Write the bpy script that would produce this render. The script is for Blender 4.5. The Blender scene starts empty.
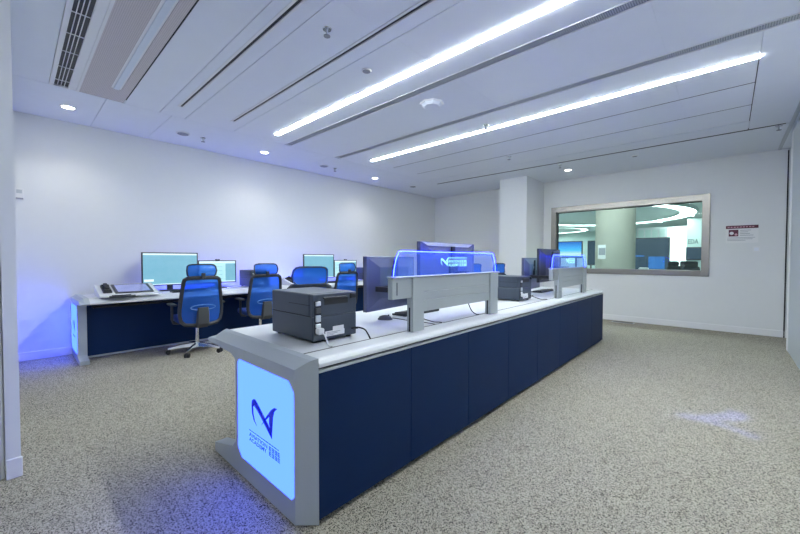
import bpy, bmesh, math, random
from mathutils import Vector, Matrix
random.seed(7)
R = math.radians
scene = bpy.context.scene
col = scene.collection

# ------------------------------------------------------------------ camera
YAW, PITCH, ROLL, FPX, CAM_H = R(42.6), R(1.34), R(0.085), 356.7, 1.2
fw = Vector((-math.sin(YAW)*math.cos(PITCH), math.cos(YAW)*math.cos(PITCH), -math.sin(PITCH)))
rt = Vector((math.cos(YAW), math.sin(YAW), 0)); up = rt.cross(fw)
rt2 = rt*math.cos(ROLL) + up*math.sin(ROLL); up2 = up*math.cos(ROLL) - rt*math.sin(ROLL)
camd = bpy.data.cameras.new('camera'); cam = bpy.data.objects.new('camera', camd); col.objects.link(cam)
camd.sensor_width = 36; camd.lens = FPX/800*36; camd.clip_start = 0.02; camd.clip_end = 100
m = Matrix((rt2, up2, -fw)).transposed().to_4x4(); m.translation = (0, 0, CAM_H); cam.matrix_world = m
scene.camera = cam

# ------------------------------------------------------------------ world, exposure, light levels
w = bpy.data.worlds.new('world'); scene.world = w; w.use_nodes = True
w.node_tree.nodes['Background'].inputs[0].default_value = (.6, .7, 1, 1)
w.node_tree.nodes['Background'].inputs[1].default_value = .05
vs = scene.view_settings
vs.view_transform = 'Standard'; vs.look = 'None'; vs.gamma = 1; vs.use_curve_mapping = False
vs.exposure = 0.40
L_TUBE = 88.0      # linear ceiling lights
W_DOWN = 17.5      # each downlight, watt
L_STRIP = 44.0     # blue strip behind the wall desk
L_RING = 13.0       # cove rings of the next room

# ------------------------------------------------------------------ materials
MATS = {}
def mat(name, c, rough=.5, metal=0, noise=0., nscale=30., bump=0., spec=.5, emit=None, es=0, trans=0., coat=0):
    if name in MATS: return MATS[name]
    M = bpy.data.materials.new(name); M.use_nodes = True; nt = M.node_tree; b = nt.nodes['Principled BSDF']
    b.inputs['Base Color'].default_value = (*c, 1); b.inputs['Roughness'].default_value = rough
    b.inputs['Metallic'].default_value = metal; b.inputs['Specular IOR Level'].default_value = spec
    if coat: b.inputs['Coat Weight'].default_value = coat
    if emit: b.inputs['Emission Color'].default_value = (*emit, 1); b.inputs['Emission Strength'].default_value = es
    if noise or bump:
        tc = nt.nodes.new('ShaderNodeTexCoord'); n = nt.nodes.new('ShaderNodeTexNoise')
        n.inputs['Scale'].default_value = nscale; n.inputs['Detail'].default_value = 4
        nt.links.new(tc.outputs['Object'], n.inputs['Vector'])
        if noise:
            r = nt.nodes.new('ShaderNodeMix'); r.data_type = 'RGBA'
            r.inputs[6].default_value = (*[x*(1-noise) for x in c], 1); r.inputs[7].default_value = (*[min(1, x*(1+noise)) for x in c], 1)
            nt.links.new(n.outputs['Fac'], r.inputs[0]); nt.links.new(r.outputs[2], b.inputs['Base Color'])
        if bump:
            bp = nt.nodes.new('ShaderNodeBump'); bp.inputs['Strength'].default_value = bump; bp.inputs['Distance'].default_value = .002
            nt.links.new(n.outputs['Fac'], bp.inputs['Height']); nt.links.new(bp.outputs[0], b.inputs['Normal'])
    MATS[name] = M; return M
def emat(name, c, s):
    M = bpy.data.materials.new(name); M.use_nodes = True; nt = M.node_tree; nt.nodes.remove(nt.nodes['Principled BSDF'])
    e = nt.nodes.new('ShaderNodeEmission'); e.inputs[0].default_value = (*c, 1); e.inputs[1].default_value = s
    nt.links.new(e.outputs[0], nt.nodes['Material Output'].inputs[0]); MATS[name] = M; return M
def clear(name, tint, alpha, c=(1, 1, 1), rough=.05, glow=None, gs=0):
    """see-through sheet: transparent mixed with a coated surface by fresnel, optional edge-lit glow"""
    M = bpy.data.materials.new(name); M.use_nodes = True; nt = M.node_tree; N = nt.nodes; Lk = nt.links
    b = N['Principled BSDF']; b.inputs['Base Color'].default_value = (*c, 1); b.inputs['Roughness'].default_value = rough
    if glow: b.inputs['Emission Color'].default_value = (*glow, 1); b.inputs['Emission Strength'].default_value = gs
    t = N.new('ShaderNodeBsdfTransparent'); t.inputs[0].default_value = (*tint, 1)
    mx = N.new('ShaderNodeMixShader'); mx.inputs[0].default_value = alpha
    Lk.new(t.outputs[0], mx.inputs[1]); Lk.new(b.outputs[0], mx.inputs[2])
    g = N.new('ShaderNodeBsdfGlossy'); g.inputs['Roughness'].default_value = .01
    f = N.new('ShaderNodeFresnel'); f.inputs[0].default_value = 1.35
    gm = N.new('ShaderNodeNewGeometry'); sb = N.new('ShaderNodeMath'); sb.operation = 'SUBTRACT'; sb.inputs[0].default_value = 1; Lk.new(gm.outputs['Backfacing'], sb.inputs[1])
    ml = N.new('ShaderNodeMath'); ml.operation = 'MULTIPLY'; Lk.new(f.outputs[0], ml.inputs[0]); Lk.new(sb.outputs[0], ml.inputs[1])
    m2 = N.new('ShaderNodeMixShader'); Lk.new(ml.outputs[0], m2.inputs[0]); Lk.new(mx.outputs[0], m2.inputs[1]); Lk.new(g.outputs[0], m2.inputs[2])
    Lk.new(m2.outputs[0], N['Material Output'].inputs[0]); MATS[name] = M; return M
def carpet_mat(name):
    M = bpy.data.materials.new(name); M.use_nodes = True; nt = M.node_tree; N = nt.nodes; Lk = nt.links
    b = N['Principled BSDF']; b.inputs['Roughness'].default_value = .95; b.inputs['Specular IOR Level'].default_value = .1
    tc = N.new('ShaderNodeTexCoord')
    v = N.new('ShaderNodeTexVoronoi'); v.inputs['Scale'].default_value = 230
    n = N.new('ShaderNodeTexNoise'); n.inputs['Scale'].default_value = 150; n.inputs['Detail'].default_value = 3; n.inputs['Roughness'].default_value = .75
    n2 = N.new('ShaderNodeTexNoise'); n2.inputs['Scale'].default_value = 1.3
    for q in (v, n, n2): Lk.new(tc.outputs['Object'], q.inputs['Vector'])
    sep = N.new('ShaderNodeSeparateColor'); Lk.new(v.outputs['Color'], sep.inputs[0])
    ad = N.new('ShaderNodeMath'); ad.operation = 'ADD'; Lk.new(sep.outputs[0], ad.inputs[0]); Lk.new(n.outputs['Fac'], ad.inputs[1])
    dv = N.new('ShaderNodeMath'); dv.operation = 'MULTIPLY'; dv.inputs[1].default_value = .5; Lk.new(ad.outputs[0], dv.inputs[0])
    cr = N.new('ShaderNodeValToRGB'); e = cr.color_ramp.elements
    e[0].position = .24; e[0].color = (.035, .034, .03, 1); e[1].position = .74; e[1].color = (.58, .54, .45, 1)
    k = cr.color_ramp.elements.new(.33); k.color = (.12, .113, .095, 1)
    k = cr.color_ramp.elements.new(.43); k.color = (.385, .36, .298, 1)
    Lk.new(dv.outputs[0], cr.inputs[0])
    mx = N.new('ShaderNodeMix'); mx.data_type = 'RGBA'; mx.blend_type = 'MULTIPLY'; mx.inputs[0].default_value = .18
    Lk.new(cr.outputs[0], mx.inputs[6]); Lk.new(n2.outputs['Fac'], mx.inputs[7]); Lk.new(mx.outputs[2], b.inputs['Base Color'])
    bp = N.new('ShaderNodeBump'); bp.inputs['Strength'].default_value = .35; bp.inputs['Distance'].default_value = .004
    Lk.new(v.outputs['Distance'], bp.inputs['Height']); Lk.new(bp.outputs[0], b.inputs['Normal'])
    MATS[name] = M; return M
def perf_mat(name, c, dark, scale, thr):
    """sheet with fine punched holes (too small to model)"""
    M = bpy.data.materials.new(name); M.use_nodes = True; nt = M.node_tree; N = nt.nodes; Lk = nt.links
    b = N['Principled BSDF']; b.inputs['Roughness'].default_value = .55
    tc = N.new('ShaderNodeTexCoord'); v = N.new('ShaderNodeTexVoronoi'); v.inputs['Scale'].default_value = scale; v.inputs['Randomness'].default_value = 0
    Lk.new(tc.outputs['Object'], v.inputs['Vector'])
    g = N.new('ShaderNodeMath'); g.operation = 'GREATER_THAN'; g.inputs[1].default_value = thr; Lk.new(v.outputs['Distance'], g.inputs[0])
    mx = N.new('ShaderNodeMix'); mx.data_type = 'RGBA'; mx.inputs[6].default_value = (*dark, 1); mx.inputs[7].default_value = (*c, 1)
    Lk.new(g.outputs[0], mx.inputs[0]); Lk.new(mx.outputs[2], b.inputs['Base Color']); MATS[name] = M; return M
def screen_mat(name, c1, c2, s):
    """lit display with a mottled picture"""
    M = bpy.data.materials.new(name); M.use_nodes = True; nt = M.node_tree; N = nt.nodes; Lk = nt.links
    b = N['Principled BSDF']; b.inputs['Base Color'].default_value = (.01, .01, .012, 1); b.inputs['Roughness'].default_value = .25
    tc = N.new('ShaderNodeTexCoord'); n = N.new('ShaderNodeTexNoise'); n.inputs['Scale'].default_value = 9; n.inputs['Detail'].default_value = 6
    Lk.new(tc.outputs['Object'], n.inputs['Vector'])
    mx = N.new('ShaderNodeMix'); mx.data_type = 'RGBA'; mx.inputs[6].default_value = (*c1, 1); mx.inputs[7].default_value = (*c2, 1)
    Lk.new(n.outputs['Fac'], mx.inputs[0]); Lk.new(mx.outputs[2], b.inputs['Emission Color']); b.inputs['Emission Strength'].default_value = s
    MATS[name] = M; return M
def sky_screen(name, s):
    M = bpy.data.materials.new(name); M.use_nodes = True; nt = M.node_tree; N = nt.nodes; Lk = nt.links
    b = N['Principled BSDF']; b.inputs['Base Color'].default_value = (.01, .01, .012, 1)
    tc = N.new('ShaderNodeTexCoord'); sp = N.new('ShaderNodeSeparateXYZ'); Lk.new(tc.outputs['Generated'], sp.inputs[0])
    cr = N.new('ShaderNodeValToRGB'); e = cr.color_ramp.elements; e[0].color = (.02, .10, .14, 1); e[1].color = (.0, .10, .5, 1)
    k = e.new(.2); k.color = (.55, .72, .6, 1); k = e.new(.45); k.color = (.05, .42, .85, 1)
    Lk.new(sp.outputs[2], cr.inputs[0]); Lk.new(cr.outputs[0], b.inputs['Emission Color']); b.inputs['Emission Strength'].default_value = s
    MATS[name] = M; return M

mat('wall_paint', (.745, .765, .775), .65, noise=.015, nscale=14, bump=.06)
mat('ceiling_paint', (.79, .83, .90), .6, noise=.02, nscale=8)
mat('panel_white', (.79, .83, .90), .45, noise=.02, nscale=5)
perf_mat('panel_pink', (.60, .555, .57), (.40, .37, .385), 85, .33)
perf_mat('mesh_grey', (.36, .385, .43), (.10, .11, .13), 70, .40)
mat('joint_dark', (.02, .022, .03), .8)
mat('trim_white', (.80, .81, .83), .4)
mat('trim_grey', (.50, .54, .58), .4)
carpet_mat('carpet')
mat('steel', (.31, .295, .275), .34, 1, noise=.04, nscale=60)
mat('desk_top', (.66, .68, .71), .33, noise=.01, nscale=90)
mat('desk_grey', (.43, .475, .52), .38, .2, noise=.03, nscale=120)
mat('desk_navy', (.0025, .020, .08), .55, spec=.18, noise=.10, nscale=4)
mat('rail_grey', (.43, .475, .50), .38, .25, noise=.02, nscale=150)
mat('black', (.012, .013, .016), .45)
mat('dark_plastic', (.03, .034, .042), .42, noise=.1, nscale=40)
mat('printer_grey', (.040, .056, .082), .42, noise=.06, nscale=200, bump=.1)
mat('printer_seam', (.012, .014, .02), .7)
mat('monitor_back', (.11, .125, .20), .32, .3, noise=.03, nscale=20)
mat('monitor_black', (.035, .038, .05), .35)
mat('silver', (.72, .74, .77), .3, .6)
mat('chrome', (.75, .76, .78), .16, 1)
mat('chair_black', (.022, .026, .034), .5)
mat('spine_grey', (.06, .066, .072), .5)
mat('seat_fabric', (.012, .045, .25), .9, noise=.2, nscale=300)
clear('chair_mesh', (.12, .32, .92), .62, c=(.004, .125, .62), rough=.7)
mat('lumbar_clear', (.10, .26, .62), .25)
mat('white_plastic', (.78, .79, .80), .4)
mat('paper', (.80, .81, .82), .8)
mat('print_maroon', (.10, .02, .045), .7)
mat('print_grey', (.30, .32, .36), .7)
mat('print_pink', (.62, .36, .42), .7)
mat('cable_white', (.7, .72, .74), .5)
mat('cable_black', (.012, .012, .014), .5)
mat('mouse_grey', (.07, .08, .08), .45)
emat('tube_light', (.92, .995, .985), L_TUBE)
emat('down_light', (1.0, .97, .92), 18)
mat('tube_off', (.70, .76, .84), .35)
emat('blue_strip', (.10, .13, 1.0), L_STRIP)
emat('panel_lit', (.17, .43, 6.0), 1.0)
mat('logo_blue', (.002, .008, .20), .4, emit=(.0, .006, .36), es=1)
mat('logo_text', (.005, .03, .12), .5, emit=(.003, .05, .30), es=1)
clear('edge_glass', (.86, .91, 1.0), .06, c=(.10, .2, .9), glow=(.04, .17, 1.0), gs=2.0)
emat('glass_edge', (.45, .85, 85.0), 1.0)
emat('glass_logo', (.30, .72, 1.0), 1.5)
clear('window_glass', (.88, .97, .96), .02, c=(.6, .8, .8))
screen_mat('screen_teal', (.14, .37, .49), (.20, .43, .56), 1.0)
screen_mat('screen_pale', (.30, .62, .70), (.52, .80, .86), 1.0)
emat('screen_white', (.72, .92, .97), 1.0)
screen_mat('screen_tablet', (.16, .22, .50), (.34, .38, .75), .7)
sky_screen('screen_sky', 1.1)
screen_mat('screen_dark', (.012, .03, .05), (.03, .06, .10), 1.0)
screen_mat('screen_blue', (.01, .06, .22), (.03, .22, .65), 1.0)
emat('ring_light', (.90, 1.0, .97), L_RING)
emat('bright_panel', (.80, 1.0, .98), 2.2)
mat('next_wall', (.62, .76, .74), .6, noise=.02)
mat('next_floor', (.30, .31, .31), .6, noise=.1, nscale=40)
mat('next_ceiling', (.70, .80, .78), .6, noise=.02)
mat('column_cream', (.42, .42, .36), .45, noise=.02, nscale=4)
mat('sign_grey', (.12, .17, .17), .5)

# ------------------------------------------------------------------ helpers
BASE = {}
def box(bm, x0, x1, y0, y1, z0, z1, bev=0, seg=2):
    vs_ = [bm.verts.new(p) for p in ((x0,y0,z0),(x1,y0,z0),(x1,y1,z0),(x0,y1,z0),(x0,y0,z1),(x1,y0,z1),(x1,y1,z1),(x0,y1,z1))]
    fs = [bm.faces.new([vs_[i] for i in f]) for f in ((3,2,1,0),(4,5,6,7),(0,1,5,4),(1,2,6,5),(2,3,7,6),(3,0,4,7))]
    if bev:
        ed = list({e for f in fs for e in f.edges})
        bmesh.ops.bevel(bm, geom=ed, offset=bev, segments=seg, affect='EDGES', profile=.5)
    return bm
def B(*a, **k): return box(bmesh.new(), *a, **k)
def poly(bm, pts, n, t):
    """planar outline pts (3D), extruded by vector n*t"""
    n = Vector(n)*t
    a = [bm.verts.new(p) for p in pts]; b = [bm.verts.new(Vector(p)+n) for p in pts]
    k = len(a); bm.faces.new(a); bm.faces.new(b[::-1])
    for i in range(k): bm.faces.new((a[i], b[i], b[(i+1) % k], a[(i+1) % k]))
    bmesh.ops.recalc_face_normals(bm, faces=bm.faces[:]); return bm
def loft(bm, rings, cap=True, closed=True):
    vr = [[bm.verts.new(p) for p in r] for r in rings]; k = len(vr[0])
    for a, b in zip(vr, vr[1:]):
        for i in range(k if closed else k-1): bm.faces.new((a[i], a[(i+1) % k], b[(i+1) % k], b[i]))
    if cap: bm.faces.new(vr[0][::-1]); bm.faces.new(vr[-1])
    bmesh.ops.recalc_face_normals(bm, faces=bm.faces[:]); return bm
def cyl(bm, p0, p1, r0, r1=None, n=16):
    r1 = r0 if r1 is None else r1; p0 = Vector(p0); p1 = Vector(p1); d = (p1-p0).normalized()
    u = d.orthogonal().normalized(); v = d.cross(u)
    ring = lambda p, r: [p + (u*math.cos(2*math.pi*i/n) + v*math.sin(2*math.pi*i/n))*r for i in range(n)]
    return loft(bm, [ring(p0, r0), ring(p1, r1)])
def tube(bm, pts, r, n=8, closed=False, flat=1.0, nrm=None):
    """pipe through pts; flat<1 squashes it along nrm"""
    P = [Vector(p) for p in pts]; k = len(P); rings = []
    prev = None
    for i in range(k):
        d = (P[(i+1) % k]-P[i-1]) if closed else (P[min(i+1, k-1)]-P[max(i-1, 0)])
        d.normalize()
        if nrm is not None: v = Vector(nrm); u = d.cross(v).normalized(); v = u.cross(d)
        else:
            u = d.orthogonal().normalized() if prev is None else (prev - d*prev.dot(d)).normalized(); prev = u; v = d.cross(u)
        rings.append([P[i] + u*math.cos(2*math.pi*j/n)*r + v*math.sin(2*math.pi*j/n)*r*flat for j in range(n)])
    if closed: rings.append(rings[0])
    vr = []
    for q, r_ in enumerate(rings):
        vr.append(vr[0] if (closed and q == len(rings)-1) else [bm.verts.new(p) for p in r_])
    for a, b in zip(vr, vr[1:]):
        for i in range(n): bm.faces.new((a[i], a[(i+1) % n], b[(i+1) % n], b[i]))
    if not closed: bm.faces.new(vr[0][::-1]); bm.faces.new(vr[-1])
    bmesh.ops.recalc_face_normals(bm, faces=bm.faces[:]); return bm
def smooth_path(pts, sub=6):
    P = [Vector(p) for p in pts]; out = []
    for i in range(len(P)-1):
        a, b, c, d = P[max(i-1, 0)], P[i], P[i+1], P[min(i+2, len(P)-1)]
        for j in range(sub):
            t = j/sub
            out.append(.5*((2*b)+(c-a)*t+(2*a-5*b+4*c-d)*t*t+(3*b-a-3*c+d)*t**3))
    out.append(P[-1]); return out
def obj(name, bm, mname, parent=None, world=False, smooth=False, loc=None):
    if world and parent is not None: bmesh.ops.translate(bm, verts=bm.verts[:], vec=-BASE[parent.name])
    me = bpy.data.meshes.new(name); bm.to_mesh(me); bm.free()
    if smooth:
        for p in me.polygons: p.use_smooth = True
        try: me.set_sharp_from_angle(angle=R(35))
        except Exception: pass
    me.materials.append(MATS[mname])
    o = bpy.data.objects.new(name, me); col.objects.link(o)
    if parent is not None: o.parent = parent; BASE[o.name] = BASE.get(parent.name, Vector())
    else: BASE[o.name] = Vector()
    if loc is not None: o.location = loc
    return o
def tag(o, label, cat, group=None):
    o['label'] = label; o['category'] = cat
    if group: o['group'] = group
    return o
def struct(o): o['kind'] = 'structure'; return o
def thing(name, label, cat, loc=(0, 0, 0), rz=0, group=None):
    e = bpy.data.objects.new(name, None); col.objects.link(e); e.empty_display_size = .1
    e.location = loc; e.rotation_euler = (0, 0, rz); BASE[e.name] = Vector(loc); return tag(e, label, cat, group)
def dup(root, label, loc, rz=0):
    def cp(o, par):
        c = o.copy(); col.objects.link(c); c.parent = par
        for ch in list(o.children): cp(ch, c)
        return c
    r = cp(root, None); r.location = loc; r.rotation_euler = (0, 0, rz); r['label'] = label; return r
def text_bm(body, w, h, fn, t=.001, n=(0, 0, 1)):
    """lettering as mesh, fitted to w x h, mapped to space by fn(u,v)"""
    cu = bpy.data.curves.new('lettering', 'FONT'); cu.body = body; cu.size = 1; cu.resolution_u = 2; cu.offset = .022
    o = bpy.data.objects.new('lettering', cu); col.objects.link(o)
    bpy.context.view_layer.update()
    me = bpy.data.meshes.new_from_object(o.evaluated_get(bpy.context.evaluated_depsgraph_get()))
    bpy.data.objects.remove(o); bm = bmesh.new(); bm.from_mesh(me); bpy.data.meshes.remove(me)
    xs = [v.co.x for v in bm.verts]; ys = [v.co.y for v in bm.verts]; x0, x1, y0, y1 = min(xs), max(xs), min(ys), max(ys)
    for v in bm.verts: v.co = Vector(fn((v.co.x-x0)/(x1-x0)*w, (v.co.y-y0)/(y1-y0)*h))
    return bm
def merge(bms):
    out = bmesh.new()
    for b in bms:
        me = bpy.data.meshes.new('tmp'); b.to_mesh(me); b.free(); out.from_mesh(me); bpy.data.meshes.remove(me)
    return out

# ------------------------------------------------------------------ the room
XL, XR, YF, YB, ZC = -6.02, 0.62, 7.98, -2.6, 2.88
WX0, WX1, WZ0, WZ1 = -2.75, -.335, 1.0, 2.20            # window opening
struct(obj('floor', B(XL-.1, XR+.15, YB-.1, YF+.15, -.1, 0), 'carpet'))
struct(obj('wall_left', B(XL-.12, XL, 0.03, YF+.15, 0, 3.1), 'wall_paint'))
bm = bmesh.new()
box(bm, XL, WX0, YF, YF+.15, 0, 3.1); box(bm, WX1, XR+.15, YF, YF+.15, 0, 3.1)
box(bm, WX0, WX1, YF, YF+.15, 0, WZ0); box(bm, WX0, WX1, YF, YF+.15, WZ1, 3.1)
struct(obj('wall_far', bm, 'wall_paint'))
struct(obj('wall_right', B(XR, XR+.12, YB, 6.93, 0, 3.1), 'wall_paint'))
struct(obj('wall_recess', B(XR+.1, XR+.15, 6.93, YF, 0, 3.1), 'wall_paint'))
struct(obj('wall_near', B(XL-.12, -2.852, -.04, .016, 0, 3.1), 'wall_paint'))
struct(obj('wall_passage', B(-3.1, -2.98, YB, -.04, 0, 3.1), 'wall_paint'))
struct(obj('wall_back', B(-3.1, XR+.12, YB-.1, YB, 0, 3.1), 'wall_paint'))
struct(obj('wall_pillar', B(-3.61, -3.02, 7.07, YF, 0, 3.0), 'wall_paint'))
def base(name, *a): struct(obj(name, B(*a, bev=.004, seg=1), 'trim_white'))
base('baseboard_left', XL, XL+.014, .03, YF, 0, .10)
base('baseboard_far', -3.02, XR+.1, YF-.014, YF, 0, .105)
base('baseboard_corner', XL+.014, -3.61, YF-.014, YF, 0, .105)
base('baseboard_pillar', -3.61, -3.02, 7.056, 7.07, 0, .105)
base('baseboard_near', -2.853, -2.84, -.042, .022, 0, .11)
base('baseboard_right', XR-.014, XR, 1.0, 6.93, 0, .105)
# right hand door post and ceiling track, narrow slivers at the frame's right edge
d1 = struct(obj('door_1', B(XR-.035, XR+.02, 6.80, 6.93, 0, ZC-.02, bev=.004, seg=1), 'trim_white'))
obj('jamb', B(XR-.03, XR+.02, 5.2, 6.79, 0, ZC-.02, bev=.003, seg=1), 'trim_grey', d1)
obj('seal', B(.640, .654, YF-.014, YF-.001, 0, ZC-.03), 'joint_dark', d1)
struct(obj('trim_1', B(XR-.09, XR-.05, 1.2, YF-.02, ZC-.012, ZC, bev=.003, seg=1), 'trim_grey'))
d2 = struct(obj('door_2', B(-2.92, -2.872, -.11, -.045, 0, ZC-.02, bev=.006), 'trim_white'))
obj('gasket', B(-2.871, -2.866, -.075, -.062, 0, ZC-.03), 'trim_grey', d2)

# ceiling: slab with single panels hung below it
ceil = struct(obj('ceiling', B(XL-.12, XR+.15, YB-.1, YF+.15, ZC+.025, ZC+.1), 'ceiling_paint'))
def cpanel(x0, x1, y0, y1, mname='panel_white', t=.022, name='ceiling_panel'):
    return obj(name, B(x0+.0005, x1-.0005, y0, y1, ZC, ZC+t+.003), mname, ceil)
XA, XZ = -4.85, .16
for y0, y1 in ((YB, .70), (.704, 1.30), (1.304, 3.60), (3.604, 6.0), (6.004, YF)):
    cpanel(XL, XA-.004, y0, y1, 'ceiling_paint', name='soffit_panel')
for x0, x1 in ((XA, -2.26), (-2.26, XR+.15)):
    cpanel(x0, x1, 6.535, YF, 'ceiling_paint', name='soffit_panel')
for y0, y1 in ((3.765, 5.1), (5.1, 6.486)):
    cpanel(XZ+.006, XR+.15, y0, y1, 'ceiling_paint', name='soffit_panel')
cpanel(XA, XR+.15, YB, .265, 'ceiling_paint', name='soffit_panel')
cpanel(XA, XR+.15, .425, .462, 'trim_white', name='ceiling_trim')
obj('ceiling_trim', B(XA+.002, XR, .462, .482, ZC-.008, ZC+.02), 'trim_white', ceil)
rows = [(.482, .686, 'panel_pink', (XA, XR)), (.768, .842, 'panel_pink', (XA, XR)),
        (.854, 1.172, 'panel_white', (XA, -3.7, -2.6, -.4, XR)), (1.178, 1.262, 'panel_white', (XA, -2.6, XR)),
        (1.328, 1.434, 'panel_white', (XA, -2.6, XR)), (1.440, 1.830, 'panel_white', (XA, -3.4, -1.9, -.4, XR)),
        (1.898, 2.006, 'panel_white', (XA, -2.6, XR)), (2.012, 2.418, 'panel_white', (XA, -3.4, -1.9, -.4, XR)),
        (2.502, 2.742, 'panel_white', (XA, -2.6, -.4, XR)), (2.848, 3.655, 'panel_white', (XA, -3.35, -1.88, -.4, XR)),
        (3.765, 4.172, 'panel_white', (XA, -2.6, XZ)), (4.258, 4.795, 'panel_white', (XA, -3.35, -1.88, -.4, XZ)),
        (4.812, 5.462, 'panel_white', (XA, -3.35, -1.88, -.4, XZ)), (5.478, 6.085, 'panel_white', (XA, -2.6, -.9, XZ)),
        (6.105, 6.485, 'ceiling_paint', (XA, -1.0, XZ))]
for y0, y1, mn, xs in rows:
    for x0, x1 in zip(xs, xs[1:]): cpanel(x0, x1, y0, y1, mn)
# closers that stop the gaps before the soffit, strips of panel the slots are cut in
for y0, y1 in ((1.262, 1.328), (1.830, 1.898), (2.418, 2.502), (.686, .768)):
    cpanel(XA, -4.545 if y0 > 2 else -4.50, y0, y1, 'panel_white' if y0 > 1 else 'panel_pink')
cpanel(XA, -4.545, 4.172, 4.258); cpanel(XA, -4.585, 4.795, 4.812); cpanel(XA, -4.575, 5.462, 5.478)
cpanel(XZ, XZ+.006, 4.3, 6.1, 'joint_dark', t=.01)
for y0, y1, x0 in ((.843, .853, -4.743), (4.7955, 4.8115, -4.58), (5.4625, 5.4775, -4.57), (6.487, 6.533, -4.85)):
    obj('shadow_gap', B(x0, XZ if y0 > 4 and y0 < 6 else XR-.12, y0, y1, ZC+.001, ZC+.02), 'joint_dark', ceil)

def slot(y, label):
    t = thing('slot_diffuser', label, 'air vent', (-2.0, y, ZC), group='black ceiling slots')
    obj('blade', B(-4.50, XR-.05, y-.012, y+.014, ZC+.006, ZC+.02), 'black', t, world=True)
    obj('edge', B(-4.50, XR-.05, y-.034, y-.013, ZC-.004, ZC+.02), 'trim_white', t, world=True)
    obj('edge', B(-4.50, XR-.05, y+.015, y+.030, ZC-.002, ZC+.02), 'trim_white', t, world=True)
slot(1.296, 'thin black ceiling slot nearest the pinkish perforated panel')
slot(1.866, 'thin black ceiling slot next to the nearer lit ceiling light')
def strip_grille(y0, y1, x1, label):
    t = thing('perforated_grille', label, 'air vent', (-2, y0, ZC), group='grey perforated strip grilles in the ceiling')
    obj('mesh_strip', B(-4.81, x1, y0+.006, y1-.006, ZC+.004, ZC+.02), 'mesh_grey', t, world=True)
    for a, b in ((y0, y0+.006), (y1-.006, y1)): obj('edge', B(-4.812, x1, a, b, ZC-.004, ZC+.02), 'trim_white', t, world=True)
strip_grille(2.745, 2.845, XR-.02, 'grey perforated strip grille just behind the nearer ceiling light')
strip_grille(3.660, 3.762, XR-.02, 'grey perforated strip grille just in front of the farther ceiling light')
# four-slot air grille, upper left
t = thing('linear_grille', 'white ceiling air grille with four dark slots at top left', 'air vent', (-3, .34, ZC))
obj('plenum', B(-4.86, XR-.1, .300, .402, ZC+.010, ZC+.02), 'black', t, world=True)
obj('frame', B(XA+.003, XR-.1, .268, .300, ZC-.006, ZC+.02), 'trim_white', t, world=True)
obj('frame', B(XA+.003, XR-.1, .402, .424, ZC-.006, ZC+.02), 'trim_white', t, world=True)
obj('frame', B(XA+.003, -4.83, .300, .402, ZC-.006, ZC+.02), 'trim_white', t, world=True)
for y in (.3235, .3475, .3715): obj('vane', B(-4.83, XR-.1, y, y+.004, ZC-.003, ZC+.012), 'trim_white', t, world=True)
for i in range(16): obj('crossbar', B(-4.86+.34*(i+.5), -4.855+.34*(i+.5), .300, .402, ZC+.004, ZC+.012), 'trim_white', t, world=True)
# linear lights
def linear_light(y, x0, x1, label, lit=True, ZC=ZC):
    t = thing('linear_light', label, 'ceiling light', ((x0+x1)/2, y, ZC), group='long linear ceiling lights' if lit else None)
    obj('housing', B(x0-.004, x1+.004, y-.039, y+.039, ZC+.003, ZC+.024), 'trim_white', t, world=True)
    obj('diffuser', B(x0, x1, y-.022, y+.022, ZC-.006, ZC+.003), 'tube_light' if lit else 'tube_off', t, world=True)
linear_light(2.46, -4.54, .17, 'lit white linear ceiling light nearer the camera, running to the top edge')
linear_light(4.215, -4.54, .17, 'lit white linear ceiling light farther back, nearer the window')
linear_light(-1.15, -.9, .17, 'added unseen light strip behind the camera that brightens the near partition')  # unseen fill lamp, added to lift the end of the near wall
linear_light(.727, -4.50, .17, 'unlit white linear ceiling light set in the pinkish perforated panel', lit=False)
# downlights
def downlight(x, y, label, first=[None]):
    if first[0] is None:
        t = thing('downlight', label, 'ceiling light', (x, y, ZC), group='round recessed downlights')
        bm = bmesh.new(); n = 24
        ring = lambda r, z: [(r*math.cos(2*math.pi*i/n), r*math.sin(2*math.pi*i/n), z) for i in range(n)]
        loft(bm, [ring(.075, 0), ring(.075, -.006), ring(.056, -.007), ring(.054, 0)], cap=False); obj('trim_ring', bm, 'trim_white', t, smooth=True)
        obj('lens', cyl(bmesh.new(), (0, 0, -.001), (0, 0, -.004), .055, n=24), 'down_light', t)
        first[0] = t
    else: dup(first[0], label, (x, y, ZC))
    l = bpy.data.lights.new('downlight_lamp', 'SPOT'); l.energy = W_DOWN; l.color = (1, .98, .90); l.spot_size = R(125); l.spot_blend = .8; l.shadow_soft_size = .05
    lo = bpy.data.objects.new('downlight_lamp', l); col.objects.link(lo); lo.location = (x, y, ZC-.02)
downlight(-5.43, .449, 'round lit downlight in the left soffit, the nearest to the camera')
downlight(-5.43, 2.733, 'round lit downlight in the left soffit, second from the camera')
downlight(-5.45, 5.15, 'round lit downlight in the left soffit nearest the far corner')
downlight(-2.256, 7.141, 'round lit downlight above the left end of the window')
def disc_unit(name, cat, spots, r, group):
    first = None
    for x, y, label in spots:
        if first is None:
            first = t = thing(name, label, cat, (x, y, ZC), group=group)
            bm = cyl(bmesh.new(), (0, 0, 0), (0, 0, -.008), r, r*.92, n=20); obj('rim', bm, 'trim_white', t, smooth=True)
            bm = cyl(bmesh.new(), (0, 0, -.008), (0, 0, -.011), r*.8, r*.76, n=20); obj('cover', bm, 'mesh_grey', t)
        else: dup(first, label, (x, y, ZC))
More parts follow.
